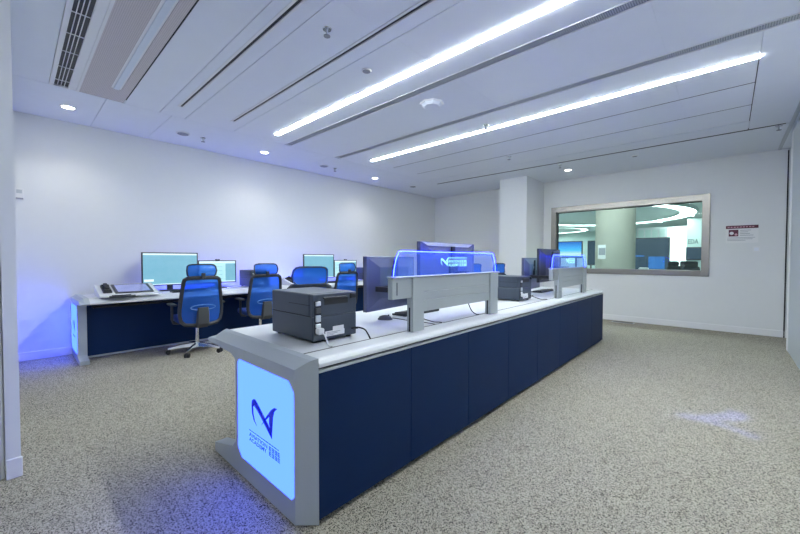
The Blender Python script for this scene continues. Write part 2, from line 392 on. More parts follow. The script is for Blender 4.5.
disc_unit('ceiling_speaker', 'speaker', [(-5.43, 1.585, 'round grey ceiling speaker between the two nearest soffit downlights'), (-5.43, 3.862, 'round grey ceiling speaker in the middle of the left soffit'),
          (-5.43, 6.347, 'round grey ceiling speaker at the far corner of the left soffit')], .085, 'ceiling speakers in the soffit')
disc_unit('smoke_detector', 'detector', [(-2.406, 2.171, 'small round detector on the ceiling just in front of the nearer lit light'), (-1.15, 6.9, 'small round detector on the ceiling before the window wall')], .045, 'ceiling detectors')
def sprinklers(spots):
    first = None
    for x, y, label in spots:
        if first is None:
            first = t = thing('sprinkler', label, 'sprinkler', (x, y, ZC), group='ceiling sprinklers')
            obj('rosette', cyl(bmesh.new(), (0, 0, 0), (0, 0, -.006), .035, .03, n=16), 'chrome', t, smooth=True)
            obj('stem', cyl(bmesh.new(), (0, 0, -.006), (0, 0, -.05), 0.009, .007, n=10), 'trim_grey', t, smooth=True)
            obj('deflector', cyl(bmesh.new(), (0, 0, -.05), (0, 0, -.054), .025, n=12), 'print_grey', t)
        else: dup(first, label, (x, y, ZC))
sprinklers([(-2.19, 1.588, 'chrome sprinkler head between the two black ceiling slots'), (-5.425, 1.832, 'chrome sprinkler beside the nearest soffit speaker'),
            (-2.267, 4.057, 'chrome sprinkler just in front of the farther lit ceiling light'), (-2.677, 5.552, 'chrome sprinkler in the farther ceiling panels beyond both lights'),
            (-5.428, 4.107, 'chrome sprinkler beside the middle soffit speaker'), (-2.243, 6.666, 'chrome sprinkler beside the downlight above the window'), (.444, 6.576, 'chrome sprinkler at the right wall near the ceiling corner')])
t = thing('ceiling_sensor', 'octagonal white unit on the ceiling between the two grey grilles', 'ceiling unit', (-2.39, 3.105, ZC))
bm = cyl(bmesh.new(), (0, 0, 0), (0, 0, -.012), .135, .125, n=8); obj('plate', bm, 'trim_white', t)
bm = cyl(bmesh.new(), (0, 0, -.012), (0, 0, -.035), .115, .085, n=8); obj('cap', bm, 'panel_white', t)
# floor logo projector: a real lamp behind a cut-out plate
def gobo():
    S = Vector((.0, 2.66, 2.80))
    t = thing('logo_projector', 'small white logo projector hanging from the ceiling above the right aisle', 'projector', (S.x, S.y, ZC))
    n = 24; ring = lambda r, z: [(r*math.cos(2*math.pi*i/n), r*math.sin(2*math.pi*i/n), z) for i in range(n)]
    bm = bmesh.new(); loft(bm, [ring(.058, 0), ring(.06, -.19), ring(.055, -.19), ring(.053, 0)], cap=False); bm.faces.new([bm.verts.new(p) for p in ring(.056, -.001)])
    obj('barrel', bm, 'trim_white', t, smooth=True)
    fl = [[(-.336, 3.445), (-.097, 3.60), (-.02, 3.72), (.032, 3.88), (.143, 3.80), (.126, 3.668), (-.06, 3.515), (.01, 3.49), (.196, 3.39), (.152, 3.319), (.03, 3.42), (-.09, 3.44), (-.234, 3.419)]]
    k = .10/2.80; cu = bpy.data.curves.new('gobo', 'CURVE'); cu.dimensions = '2D'; cu.fill_mode = 'BOTH'
    loops = [[((x-S.x)*k, (y-S.y)*k) for x, y in f] for f in fl] + [[(.056*math.cos(2*math.pi*i/32), .056*math.sin(2*math.pi*i/32)) for i in range(32)]]
    for lp in loops:
        s = cu.splines.new('POLY'); s.points.add(len(lp)-1); s.use_cyclic_u = True
        for p, q in zip(s.points, lp): p.co = (*q, 0, 1)
    o = bpy.data.objects.new('gobo', cu); col.objects.link(o); bpy.context.view_layer.update()
    me = bpy.data.meshes.new_from_object(o.evaluated_get(bpy.context.evaluated_depsgraph_get())); bpy.data.objects.remove(o)
    bm = bmesh.new(); bm.from_mesh(me); bmesh.ops.translate(bm, verts=bm.verts[:], vec=(0, 0, S.z-.10-ZC)); obj('stencil_plate', bm, 'black', t)
    l = bpy.data.lights.new('projector_lamp', 'SPOT'); l.energy = 330; l.color = (.16, .20, 1); l.spot_size = R(58); l.spot_blend = .05; l.shadow_soft_size = .0012
    lo = bpy.data.objects.new('projector_lamp', l); col.objects.link(lo); lo.location = S
gobo()

# window in the far wall
wn = struct(obj('window_1', B(WX0-.10, WX1+.10, YF-.022, YF+.13, WZ1-.005, WZ1+.105, bev=.004, seg=1), 'steel'))
obj('window_frame', B(WX0-.10, WX1+.10, YF-.022, YF+.13, WZ0-.095, WZ0+.005, bev=.004, seg=1), 'steel', wn)
obj('window_frame', B(WX0-.10, WX0+.005, YF-.024, YF+.13, WZ0-.095, WZ1+.105, bev=.004, seg=1), 'steel', wn)
obj('window_frame', B(WX1-.005, WX1+.10, YF-.024, YF+.13, WZ0-.095, WZ1+.105, bev=.004, seg=1), 'steel', wn)
obj('pane', B(WX0, WX1, YF+.085, YF+.093, WZ0, WZ1), 'window_glass', wn)
obj('gasket', B(WX0+.004, WX0+.02, YF+.075, YF+.103, WZ0, WZ1), 'joint_dark', wn)
obj('gasket', B(WX0, WX1, YF+.075, YF+.103, WZ1-.016, WZ1-.004), 'joint_dark', wn)

# wall fittings
def poster():
    y = YF-.001
    t = thing('notice_poster', 'white notice with maroon heading bar on the wall right of the window', 'poster', (.16, y, 1.47))
    p = lambda x0, x1, z0, z1, d: B(x0, x1, y-d, y-.0005, z0, z1)
    obj('sheet', p(-.035, .345, 1.462, 1.745, .003), 'paper', t, world=True)
    obj('heading', p(-.035, .345, 1.695, 1.745, .0042), 'print_maroon', t, world=True)
    bm = bmesh.new()
    for i in range(9): box(bm, -.015+.036*i, .008+.036*i+random.uniform(0, .008), y-.005, y-.004, 1.712, 1.726)
    obj('heading_lettering', bm, 'print_pink', t, world=True)
    pic = obj('picture', p(0, .115, 1.570, 1.678, .0042), 'print_maroon', t, world=True)
    bm = bmesh.new(); cyl(bm, (.035, y-.0042, 1.622), (.035, y-.005, 1.622), .026, n=14); obj('figure', bm, 'paper', pic, world=True)
    bm = bmesh.new(); cyl(bm, (.088, y-.0042, 1.60), (.088, y-.005, 1.60), .018, n=14); obj('figure', bm, 'print_pink', pic, world=True)
    bm = bmesh.new()
    for i, (x0, x1) in enumerate(((.135, .26), (.135, .23), (.135, .25), (.135, .29))): box(bm, x0, x1, y-.0042, y-.0035, 1.662-.027*i, 1.669-.027*i)
    for i, x1 in enumerate((.31, .28, .20)): box(bm, -.015, x1, y-.0042, y-.0035, 1.545-.022*i, 1.551-.022*i)
    obj('body_lettering', bm, 'print_grey', t, world=True)
poster()
t = thing('light_switch', 'pale square switch plate under the notice on the far wall', 'switch', (.325, YF, 1.36))
obj('plate', B(.283, .367, YF-.008, YF, 1.317, 1.401, bev=.003), 'white_plastic', t, world=True)
obj('rocker', B(.298, .352, YF-.011, YF-.008, 1.334, 1.384, bev=.002), 'panel_white', t, world=True)
t = thing('thermostat', 'small white thermostat on the left wall beside the near partition', 'thermostat', (XL, .06, 1.94))
obj('body', B(XL, XL+.022, -.01+.04, .105, 1.875, 2.0, bev=.004), 'white_plastic', t, world=True)
obj('display', B(XL+.022, XL+.024, .045, .09, 1.945, 1.985), 'trim_grey', t, world=True)
obj('bottom_strip', B(XL+.022, XL+.025, .04, .10, 1.878, 1.893), 'print_grey', t, world=True)
t = thing('floor_outlet', 'flat grey floor outlet cover on the carpet below the window', 'floor outlet', (-1.44, 7.80, 0))
obj('frame', B(-1.62, -1.26, 7.74, 7.86, 0, .006, bev=.002, seg=1), 'trim_grey', t, world=True)
obj('lid', B(-1.60, -1.28, 7.752, 7.848, .006, .009), 'dark_plastic', t, world=True)

# ------------------------------------------------------------------ desks
def logo_shapes(fn, n, t):
    main = [(-1.847,.435),(-1.842,.458),(-1.823,.472),(-1.801,.473),(-1.772,.456),(-1.729,.427),(-1.681,.395),(-1.644,.371),(-1.632,.326),(-1.662,.345),(-1.702,.372),(-1.744,.399),(-1.787,.424),(-1.816,.437),(-1.828,.43),(-1.825,.393),(-1.81,.362),(-1.788,.34),(-1.825,.361),(-1.843,.394)]
    wing = [(-1.632,.326),(-1.644,.367),(-1.661,.395),(-1.657,.429),(-1.695,.398),(-1.74,.36),(-1.688,.42),(-1.64,.466),(-1.608,.486),(-1.58,.489),(-1.608,.466),(-1.62,.434),(-1.626,.386)]
    # u 0..1 over the mark's width, v in the same unit, 0 at the tip
    s = 1/.297
    out = []
    for P in (main, wing):
        bm = bmesh.new(); poly(bm, [fn((x+1.877)*s, (z-.326)*s) for x, z in P], n, t); bmesh.ops.triangulate(bm, faces=bm.faces[:]); out.append(bm)
    return out
def glyph_blocks(fn, u0, v0, w, h, count, n, t):
    """block characters too small to read: a few strokes each"""
    bm = bmesh.new(); rnd = random.Random(3)
    for i in range(count):
        a = u0+w*i/count; b = a+w/count*.78
        for k in range(3):
            v = v0+h*(k*.4); poly(bm, [fn(a, v), fn(b, v), fn(b, v+h*.2), fn(a, v+h*.2)], n, t)
        c = a+(b-a)*rnd.choice((.1, .4, .7)); poly(bm, [fn(c, v0), fn(c+(b-a)*.2, v0), fn(c+(b-a)*.2, v0+h), fn(c, v0+h)], n, t)
    return bm

def near_desk():
    t = thing('control_desk', 'long white topped counter with navy front panels and glowing logo end', 'desk', (-1.8, 3.3, 0))
    Y0, Y1, XF = .838, 5.80, -1.327
    # near end: C-shaped side with chamfered corner. outline in XZ, lofted through Y
    def outline(xf, tip, zt, zb, up_x, foot, fz0):
        return [(xf, zb), (xf, zt), (tip[0]+.10, zt), (tip[0]+.0, tip[1]+.02), (tip[0]+.004, tip[1]), (up_x-.06, .655), (up_x, .63), (up_x, .16), (up_x-.05, .115), (foot, .055), (foot, fz0)]
    bm = bmesh.new()
    r = [(Y0+.000, outline(-1.405, (-2.425, .672), .700, .0, -2.03, -2.33, 0)),
         (Y0+.050, outline(-1.352, (-2.425, .680), .742, .0, -2.03, -2.33, 0)),
         (Y0+.073, outline(XF, (-2.425, .682), .751, .0, -2.03, -2.33, 0))]
    loft(bm, [[(x, y, z+.006) for x, z in o] for y, o in r]); obj('end_panel', bm, 'desk_grey', t, world=True)
    # lit panel with cut corners
    y = Y0-.001; c = .045
    pts = [(-1.995+c*.6, .640), (-1.412-c, .653), (-1.412, .653-c), (-1.412, .105+c*.6), (-1.412-c*.6, .105), (-1.995+c, .165), (-1.995, .165+c), (-1.995, .640-c*.6)]
    pts = [(-1.992+.02, .645), (-1.412-c, .645), (-1.412, .645-c), (-1.412, .13), (-1.412-.02, .11), (-1.992+c, .11), (-1.992, .11+c), (-1.992, .645-.02)]
    lp = obj('lit_panel', poly(bmesh.new(), [(x, y, z) for x, z in pts], (0, 1, 0), .006), 'panel_lit', t, world=True)
    fn = lambda u, v: (-1.853+u*.297, y-.0005, .326+v*.297); n = (0, -1, 0)
    for q in logo_shapes(fn, n, .0008): obj('logo', q, 'logo_blue', lp, world=True)
    flat = lambda x0, z0: (lambda u, v: (x0+u, y-.001, z0+v))
    obj('lettering', text_bm('AVIATION', .198, .021, flat(-1.853, .262)), 'logo_text', lp, world=True)
    obj('lettering', text_bm('ACADEMY', .192, .021, flat(-1.853, .236)), 'logo_text', lp, world=True)
    f2 = lambda u, v: (u, y-.0005, v)
    obj('lettering', glyph_blocks(f2, -1.639, .262, .112, .021, 4, n, .0006), 'logo_text', lp, world=True)
    obj('lettering', glyph_blocks(f2, -1.639, .236, .112, .021, 4, n, .0006), 'logo_text', lp, world=True)
    bm = bmesh.new(); x = -1.851
    while x < -1.55:
        w_ = random.uniform(.010, .028); box(bm, x, min(x+w_, -1.53), y-.001, y-.0004, .292, .297); x += w_+.006
    obj('small_print', bm, 'logo_text', lp, world=True)
    # worktop: two boards with a cable slot between, nosed operator edge
    YS = Y0+.0735
    bm = bmesh.new(); prof = [(-1.474, .72), (-1.474, .75), (-2.317, .75), (-2.425, .700), (-2.421, .686), (-2.28, .68), (-2.0, .70)]
    loft(bm, [[(x, YS, z) for x, z in prof], [(x, Y1, z) for x, z in prof]]); obj('worktop', bm, 'desk_top', t, world=True)
    bm = bmesh.new(); prof = [(-1.462, .715), (-1.462, .75), (-1.350, .75), (-1.334, .745), (-1.322, .732), (-1.320, .718), (-1.330, .712)]
    loft(bm, [[(x, YS, z) for x, z in prof], [(x, Y1, z) for x, z in prof]]); obj('front_ledge', bm, 'desk_top', t, world=True)
    obj('cable_slot', B(-1.474, -1.462, YS, Y1-.01, .70, .7503), 'black', t, world=True)
    obj('shadow_rail', B(-1.40, -1.340, YS, Y1, .705, .714), 'joint_dark', t, world=True)
    obj('trim_rail', B(-1.42, -1.325, YS, Y1, .690, .704, bev=.002, seg=1), 'desk_grey', t, world=True)
    e = [YS, 1.54, 2.155, 2.775, 3.39, 4.005, 4.62, 5.22, Y1]
    for a, b in zip(e, e[1:]): obj('front_panel', B(-1.350, XF, a+.0015, b-.0015, .028, .689, bev=.0015, seg=1), 'desk_navy', t, world=True)
    obj('plinth', B(-2.0, -1.37, YS, Y1-.01, 0.001, .03), 'black', t, world=True)
    obj('carcass', B(-2.02, -1.352, YS, Y1-.002, .03, .70), 'joint_dark', t, world=True)
    obj('back_board', B(-2.03, -2.021, YS, Y1-.002, .04, .69), 'desk_navy', t, world=True)
    bm = bmesh.new(); o = [(-1.36, 0), (-1.36, .70), (-2.38, .678), (-2.03, .63), (-2.03, .16), (-2.08, .115), (-2.33, .055), (-2.33, 0)]
    loft(bm, [[(x, Y1-.05, z+.003) for x, z in o], [(x, Y1+.0, z+.003) for x, z in o]]); obj('end_panel', bm, 'desk_grey', t, world=True)
near_desk()

def back_desk():
    t = thing('wall_desk', 'long white workstation desk along the left wall with navy modesty panel', 'desk', (-5.6, 3, 0))
    Y0, Y1 = .490, 5.45; XB = -6.0
    bm = bmesh.new()
    o = lambda d: [(XB, 0), (XB, .745-d*.9), (-5.285, .745-d*.9), (-5.165, .69-d*.2), (-5.17, .676), (-5.43, .668), (-5.45, .65), (-5.45, .075), (-5.43, .058), (-5.265, .045), (-5.265, 0)]
    loft(bm, [[(x, Y0, z+.005) for x, z in o(.035)], [(x, Y0+.04, z+.005) for x, z in o(0)], [(x, Y0+.085, z+.005) for x, z in o(0)]]); obj('end_panel', bm, 'desk_grey', t, world=True)
    y = Y0-.004; pts = [(-5.98, .14), (-5.93, .10), (-5.49, .10), (-5.47, .12), (-5.47, .61), (-5.52, .645), (-5.96, .645), (-5.98, .61)]
    lp = obj('lit_panel', poly(bmesh.new(), [(x, y, z) for x, z in pts], (0, 1, 0), .006), 'panel_lit', t, world=True)
    fn = lambda u, v: (-5.84+u*.26, y-.0005, .34+v*.26)
    for q in logo_shapes(fn, (0, -1, 0), .0008): obj('logo', q, 'logo_blue', lp, world=True)
    bm = glyph_blocks(lambda u, v: (u, y-.0005, v), -5.84, .27, .26, .02, 10, (0, -1, 0), .0006); obj('lettering', bm, 'logo_text', lp, world=True)
    YS = Y0+.0855; prof = [(-5.83, .71), (-5.83, .75), (-5.285, .75), (-5.165, .700), (-5.169, .684), (-5.30, .675), (-5.6, .70)]
    bm = bmesh.new(); loft(bm, [[(x, YS, z) for x, z in prof], [(x, Y1, z) for x, z in prof]]); obj('worktop', bm, 'desk_top', t, world=True)
    e = [YS, 1.73, 2.96, 4.2, Y1-.09]
    for a, b in zip(e, e[1:]): obj('modesty_panel', B(-5.53, -5.51, a+.0015, b-.0015, .05, .675), 'desk_navy', t, world=True)
    obj('bottom_rail', B(-5.535, -5.503, YS, Y1-.09, .03, .049), 'desk_grey', t, world=True)
    obj('cable_tray', B(-5.50, -5.36, YS+.05, Y1-.15, .62, .635), 'black', t, world=True)
    for i in range(7):
        yy = .8+i*.66; bm = tube(bmesh.new(), smooth_path([(-5.37, yy, .675), (-5.36, yy+.08, .645), (-5.365, yy+.2, .64), (-5.36, yy+.3, .65), (-5.37, yy+.36, .675)], 5), .004, 6); obj('cable', bm, 'cable_black', t, world=True, smooth=True)
    bm = bmesh.new(); o2 = [(XB, 0), (XB, .708), (-5.2, .675), (-5.42, .645), (-5.46, .60), (-5.46, .15), (-5.42, .10), (-5.27, .05), (-5.27, 0)]
    loft(bm, [[(x, Y1-.08, z+.003) for x, z in o2], [(x, Y1, z+.003) for x, z in o2]]); obj('end_panel', bm, 'desk_grey', t, world=True)
    s = thing('light_strip', 'blue light strip behind the wall desk washing the left wall', 'light strip', (-5.84, 3, .70))
    obj('channel', B(-5.842, -5.831, YS, Y1-.1, .705, .725), 'trim_grey', s, world=True)
    obj('diode_strip', B(-5.860, -5.832, 1.35, Y1-.1, .726, .732), 'blue_strip', s, world=True)
back_desk()

# ------------------------------------------------------------------ monitors. local: screen faces +X, origin on the desk below the middle
def monitor(label, loc, rz, w, z0, z1, scr, back='monitor_black', foot=True, group=None, silver=False, emblem=False, content=True, camera=False, reach=.2, elbow=0.):
    t = thing('monitor', label, 'monitor', loc, rz, group); h = w/2
    bm = bmesh.new(); box(bm, -.028, 0, -h, h, z0, z1, bev=.004)
    zm = (z0+z1)/2; hz = (z1-z0)/2
    loft(bm, [[(-.027, -h*.94, zm-hz*.9), (-.027, h*.94, zm-hz*.9), (-.027, h*.94, zm+hz*.94), (-.027, -h*.94, zm+hz*.94)],
              [(-.052, -h*.6, zm-hz*.55), (-.052, h*.6, zm-hz*.55), (-.052, h*.6, zm+hz*.6), (-.052, -h*.6, zm+hz*.6)]])
    obj('housing', bm, back, t)
    b = .014
    bz = obj('bezel', merge([B(0, .004, -h, h, z1-b, z1), B(0, .004, -h, h, z0, z0+b), B(0, .004, -h, -h+b, z0+b, z1-b), B(0, .004, h-b, h, z0+b, z1-b)]), 'monitor_black', t)
    s = obj('screen', B(0, .002, -h+b, h-b, z0+b, z1-b), scr, t)
    if content:
        hh = z1-z0
        obj('title_bar', B(.002, .0026, -h+b, h-b, z1-b-.022, z1-b), 'screen_white', s)
        obj('status_bar', B(.002, .0026, -h+b, h-b, z0+b, z0+b+.010), 'screen_white', s)
        if scr == 'screen_teal': obj('dialog', B(.002, .0026, -h+b+.01, -h+b+.12, z0+.06, z0+.09), 'screen_white', s)
        else:
            obj('side_panel', B(.002, .0026, h-b-.14, h-b, z0+.03, z1-.05), 'screen_teal', s)
            for i in range(4): obj('list_row', B(.002, .0028, -h+.04, h-.2, z0+.06+i*.06, z0+.064+i*.06), 'screen_teal', s)
    if silver:
        obj('top_band', poly(bmesh.new(), [(-.029, -h*.9, z1-.004), (-.029, h*.95, z1-.004), (-.034, h*.8, z1-.03), (-.034, -h*.7, z1-.03)], (-1, 0, 0), .006), 'silver', t)
    if emblem: obj('emblem', cyl(bmesh.new(), (-.0515, .02, zm+hz*.4), (-.0535, .02, zm+hz*.4), .016, n=16), 'silver', t)
    if foot:
        obj('stand_neck', B(-.085, -.05, -.035, .035, .012, zm, bev=.004, seg=1), 'monitor_black', t)
        obj('stand_base', B(-.10, .05, -.12, .12, .001, .014, bev=.005, seg=1), 'monitor_black', t)
    else:
        obj('pole', B(-.066, -.052, -.02, .02, zm+.04, z1-.03), 'black', t)
        br = obj('bracket', B(-.075, -.052, -.05, .05, zm-.06, zm+.04, bev=.003, seg=1), 'black', t)
        obj('arm', merge([B(-.105, -.075, -.02, elbow+.02, zm-.05, zm-.015), B(-reach, -.105, elbow-.018, elbow+.018, zm-.05, zm-.015)]), 'black', br)
    if camera:
        c = obj('webcam', B(-.02, .012, -.03, .03, z1, z1+.018, bev=.005), 'black', t); obj('lens', cyl(bmesh.new(), (.012, 0, z1+.009), (.014, 0, z1+.009), .006, n=10), 'chrome', c)
    return t
g = 'monitors on the wall desk'
DZ = .7505
monitor('large black framed monitor with teal screen beside the nearest touch console', (-5.715, 1.50, DZ), 0, .68, .075, .53, 'screen_teal', group=g)
monitor('smaller pale screened monitor with webcam behind the nearest blue chair', (-5.70, 2.11, DZ), R(-6), .53, .08, .42, 'screen_pale', group=g, camera=True)
monitor('large teal screened monitor seen above the blue headrest, farther along wall desk', (-5.715, 3.95, DZ), 0, .68, .075, .53, 'screen_teal', group=g)
monitor('smaller pale monitor with webcam behind the farthest chair headrest at wall desk', (-5.70, 4.57, DZ), R(-6), .53, .08, .42, 'screen_pale', group=g, camera=True)
g = 'monitors on the counter seen from behind'
PI = math.pi
monitor('grey backed monitor seen from behind beside the nearer glass sign', (-1.93, 1.98, DZ), PI+R(8), .62, .07, .465, 'screen_teal', 'monitor_back', foot=False, group=g, reach=.44, elbow=.25)
monitor('tall silver topped monitor seen from behind through the nearer glass sign', (-1.66, 2.36, DZ), PI, .74, .16, .575, 'screen_teal', 'monitor_back', foot=False, group=g, silver=True, reach=.195)
monitor('purple grey monitor back with round emblem left of the farther glass sign', (-1.85, 4.46, DZ), PI+R(4), .60, .07, .462, 'screen_teal', 'monitor_back', foot=False, group=g, emblem=True, reach=.375, elbow=.22)
monitor('dark backed monitor standing highest behind the farther glass sign', (-1.72, 4.71, DZ), PI, .72, .16, .575, 'screen_teal', 'monitor_black', foot=False, group=g, reach=.252)

# ------------------------------------------------------------------ grey rails with edge-lit glass signs
def glass_rail(label, dy, first=[None]):
    if first[0] is not None: return dup(first[0], label, (-1.43, 1.65+dy, .7505))
    t = thing('sign_rail', label, 'sign stand', (-1.43, 1.65, .7505), group='grey rails with glass signs on the counter'); first[0] = t
    z = lambda v: v-.7505+.7505
    for a, b in ((1.645, 1.753), (2.605, 2.73)):
        p = obj('post', B(-1.455, -1.404, a, b, .7505, 1.088, bev=.003, seg=1), 'rail_grey', t, world=True)
        obj('groove', B(-1.437, -1.427, a-.0012, a+.002, .752, .90), 'joint_dark', p, world=True)
        obj('groove', B(-1.420, -1.417, a-.0012, a+.002, .752, 1.08), 'trim_grey', p, world=True)
    obj('end_box', B(-1.452, -1.412, 1.472, 1.644, .962, 1.084, bev=.004, seg=1), 'rail_grey', t, world=True)
    obj('end_slot', B(-1.415, -1.4105, 1.507, 1.512, .985, 1.06), 'joint_dark', t, world=True)
    obj('end_box', B(-1.452, -1.412, 2.731, 2.752, .962, 1.088, bev=.003, seg=1), 'rail_grey', t, world=True)
    for a, b in ((.866, .936), (.938, .990), (.992, 1.084)): obj('slat', B(-1.445, -1.414, 1.7535, 2.6045, a, b, bev=.002, seg=1), 'rail_grey', t, world=True)
    obj('top_cap', B(-1.462, -1.400, 1.474, 2.752, 1.0845, 1.094, bev=.003, seg=1), 'desk_grey', t, world=True)
    X = -1.436
    L = [(1.500, 1.094), (1.505, 1.135), (1.52, 1.19), (1.545, 1.235), (1.56, 1.243), (2.66, 1.243), (2.685, 1.238), (2.71, 1.20), (2.73, 1.14), (2.735, 1.094)]
    gl = obj('glass', poly(bmesh.new(), [(X, y_, z_) for y_, z_ in L], (1, 0, 0), .01), 'edge_glass', t, world=True)
    obj('lit_edge', tube(bmesh.new(), [(X+.005, y_, z_+.001) for y_, z_ in L], .0028, 6), 'glass_edge', gl, world=True)
    fn = lambda u, v: (X+.0105, 1.945+u*.11, 1.150+v*.11); n = (1, 0, 0)
    for q in logo_shapes(fn, n, .0008): obj('logo', q, 'glass_logo', gl, world=True)
    fl = lambda y0, z0: (lambda u, v: (X+.011, y0+u, z0+v))
    f2 = lambda u, v: (X+.0105, u, v)
    obj('lettering', text_bm('AVIATION', .13, .020, fl(2.045, 1.172)), 'glass_logo', gl, world=True)
    obj('lettering', text_bm('ACADEMY', .13, .020, fl(2.045, 1.146)), 'glass_logo', gl, world=True)
    obj('lettering', glyph_blocks(f2, 2.185, 1.172, .10, .020, 4, n, .0006), 'glass_logo', gl, world=True)
    obj('lettering', glyph_blocks(f2, 2.185, 1.146, .10, .020, 4, n, .0006), 'glass_logo', gl, world=True)
    bm = bmesh.new()
    for i in range(12): box(bm, X+.0105, X+.0113, 2.045+i*.02, 2.045+i*.02+.015, 1.203, 1.209)
    obj('small_print', bm, 'glass_logo', gl, world=True)
    return t
glass_rail('grey metal rail carrying the nearer blue edge-lit glass logo sign', 0)
glass_rail('grey metal rail carrying the farther blue edge-lit glass logo sign', 2.53)

# ------------------------------------------------------------------ printers. local: rear faces +X, base centre at origin
def printer(label, loc, rz=0, first=[None]):
    if first[0] is not None: return dup(first[0], label, loc, rz)
    t = thing('label_printer', label, 'printer', loc, rz, 'dark grey desktop printers'); first[0] = t
    X, Y, H = .215, .148, .262
    obj('lower_body', B(-X, X, -Y, Y, .012, .140, bev=.006), 'printer_grey', t)
    lid = obj('lid', B(-X, X-.03, -Y-.001, Y+.001, .143, H, bev=.008), 'printer_grey', t)
    obj('rear_shell', B(X-.029, X, -Y, Y, .1405, H-.002, bev=.005), 'printer_grey', t)
    obj('seam', B(-X+.004, X-.01, -Y+.003, Y-.003, .139, .145), 'printer_seam', t)
    obj('lid_notch', B(-.02, X-.03, -Y-.0018, -Y+.002, .200, .203), 'printer_seam', lid)
    sl = obj('paper_slot', B(X-.004, X+.001, -.075, .085, .200, .232), 'black', t)
    obj('slot_lip', B(X, X+.012, -.085, .07, .234, .242, bev=.002, seg=1), 'dark_plastic', sl)
    obj('latch', B(X, X+.014, .10, .135, .225, .252, bev=.003), 'black', t)
    io = obj('port_strip', B(X, X+.003, -.138, -.098, .045, .225), 'printer_seam', t)
    for z_, h_, mn in ((.20, .022, 'silver'), (.160, .03, 'spine_grey'), (.115, .035, 'trim_grey'), (.085, .02, 'silver')): obj('port', B(X+.003, X+.012, -.134, -.104, z_, z_+h_, bev=.002, seg=1), mn, io)
    obj('plug', B(X+.004, X+.04, -.137, -.10, .052, .085, bev=.008), 'cable_white', t, smooth=True)
    obj('rating_label', B(X, X+.001, -.07, .06, .028, .056), 'paper', t)
    obj('rating_label', B(X, X+.001, -.02, .055, .056, .078), 'paper', t)
    for i in range(3): obj('label_print', B(X+.001, X+.0014, -.06, -.01+.02*i, .033+.007*i, .036+.007*i), 'print_grey', t)
    for sx in (-1, 1):
        for sy in (-1, 1): obj('rubber_foot', cyl(bmesh.new(), (sx*.18, sy*.115, 0), (sx*.18, sy*.115, .014), .016, n=10), 'black', t)
    obj('handle', tube(bmesh.new(), [(X+.02, .14, .048), (X+.025, .138, .05), (X+.03, .10, .05)], .004, 6), 'black', t)
    return t
printer('dark grey printer on the counter near end, rear ports facing out', (-1.805, 1.205, DZ))
printer('dark grey printer on the counter between the two glass signs', (-1.81, 3.73, DZ))
printer('grey printer on the wall desk between the two nearest blue chairs', (-5.66, 2.66, DZ), 0)
printer('grey printer at the far end of the wall desk behind the counter monitor', (-5.66, 5.12, DZ), 0)
def cable(label, pts, mn, r=.0035, name='cable'):
    tag(obj(name, tube(bmesh.new(), smooth_path(pts, 8), r, 8), mn, smooth=True), label, 'cable')
cable('white cable from the near printer plug down into the counter slot', [(-1.552, 1.087, .812), (-1.532, 1.089, .805), (-1.51, 1.09, .775), (-1.495, 1.09, .756), (-1.475, 1.092, .754), (-1.466, 1.094, .753)], 'cable_white', .004)
cable('black cable looping from the near printer corner into the counter slot', [(-1.588, 1.315, .80), (-1.55, 1.33, .808), (-1.51, 1.345, .80), (-1.485, 1.35, .775), (-1.472, 1.352, .756), (-1.467, 1.353, .753)], 'cable_black', .0045)
cable('pair of black cables hanging behind the nearer sign rail', [(-1.52, 2.40, .93), (-1.50, 2.42, .86), (-1.49, 2.46, .79), (-1.47, 2.50, .757), (-1.466, 2.53, .753)], 'cable_black')
cable('thin black cable curling under the nearer sign rail', [(-1.62, 1.86, .90), (-1.56, 1.88, .81), (-1.52, 1.98, .762), (-1.48, 2.02, .756), (-1.466, 2.03, .753)], 'cable_black', .003)
cable('black cable behind the farther printer reaching the counter slot', [(-1.59, 3.82, .80), (-1.54, 3.86, .78), (-1.51, 3.93, .757), (-1.48, 3.98, .756), (-1.466, 4.0, .753)], 'cable_black')
cable('thin mouse cable across the near end of the counter', [(-1.822, 1.895, .762), (-1.76, 1.93, .755), (-1.70, 1.93, .7545), (-1.62, 1.95, .7545), (-1.50, 1.945, .7545), (-1.467, 1.945, .753)], 'cable_black', .0025)

# ------------------------------------------------------------------ keyboard, mouse, touch consoles, handset
def keyboard(label, loc, rz, first=[None]):
    if first[0] is not None: return dup(first[0], label, loc, rz)
    t = thing('keyboard', label, 'keyboard', loc, rz, 'black keyboards'); first[0] = t
    bm = bmesh.new(); loft(bm, [[(-.07, -.22, 0), (.07, -.22, 0), (.07, -.22, .012), (-.07, -.22, .026)], [(-.07, .22, 0), (.07, .22, 0), (.07, .22, .012), (-.07, .22, .026)]]); obj('case', bm, 'dark_plastic', t)
    for r_ in range(5):
        bm = bmesh.new()
        for k in range(16): box(bm, -.058+.024*r_, -.039+.024*r_, -.208+.026*k, -.186+.026*k, .013, .031-.0024*r_)
        obj('key_row', bm, 'black', t)
    return t
keyboard('black keyboard on the counter under the nearer sign rail', (-1.90, 2.27, DZ), PI)
keyboard('black keyboard on the counter under the farther sign rail', (-1.87, 4.93, DZ), PI)
keyboard('dark keyboard on the wall desk below the large teal monitor', (-5.38, 1.63, DZ), 0)
keyboard('dark keyboard on the wall desk at its farther workstation', (-5.38, 4.10, DZ), 0)
t = thing('computer_mouse', 'dark grey mouse on the counter beside the nearer sign rail', 'mouse', (-1.845, 1.845, DZ), R(-52))
bm = bmesh.new(); rings = []
for i in range(9):
    a = -1+i/4; s = math.sqrt(max(0, 1-a*a))*.9+.1; rings.append([(s*.031*math.cos(math.pi*j/8), a*.055, .003+max(.0, s)*.034*max(0, math.sin(math.pi*j/8))**.8) for j in range(9)])
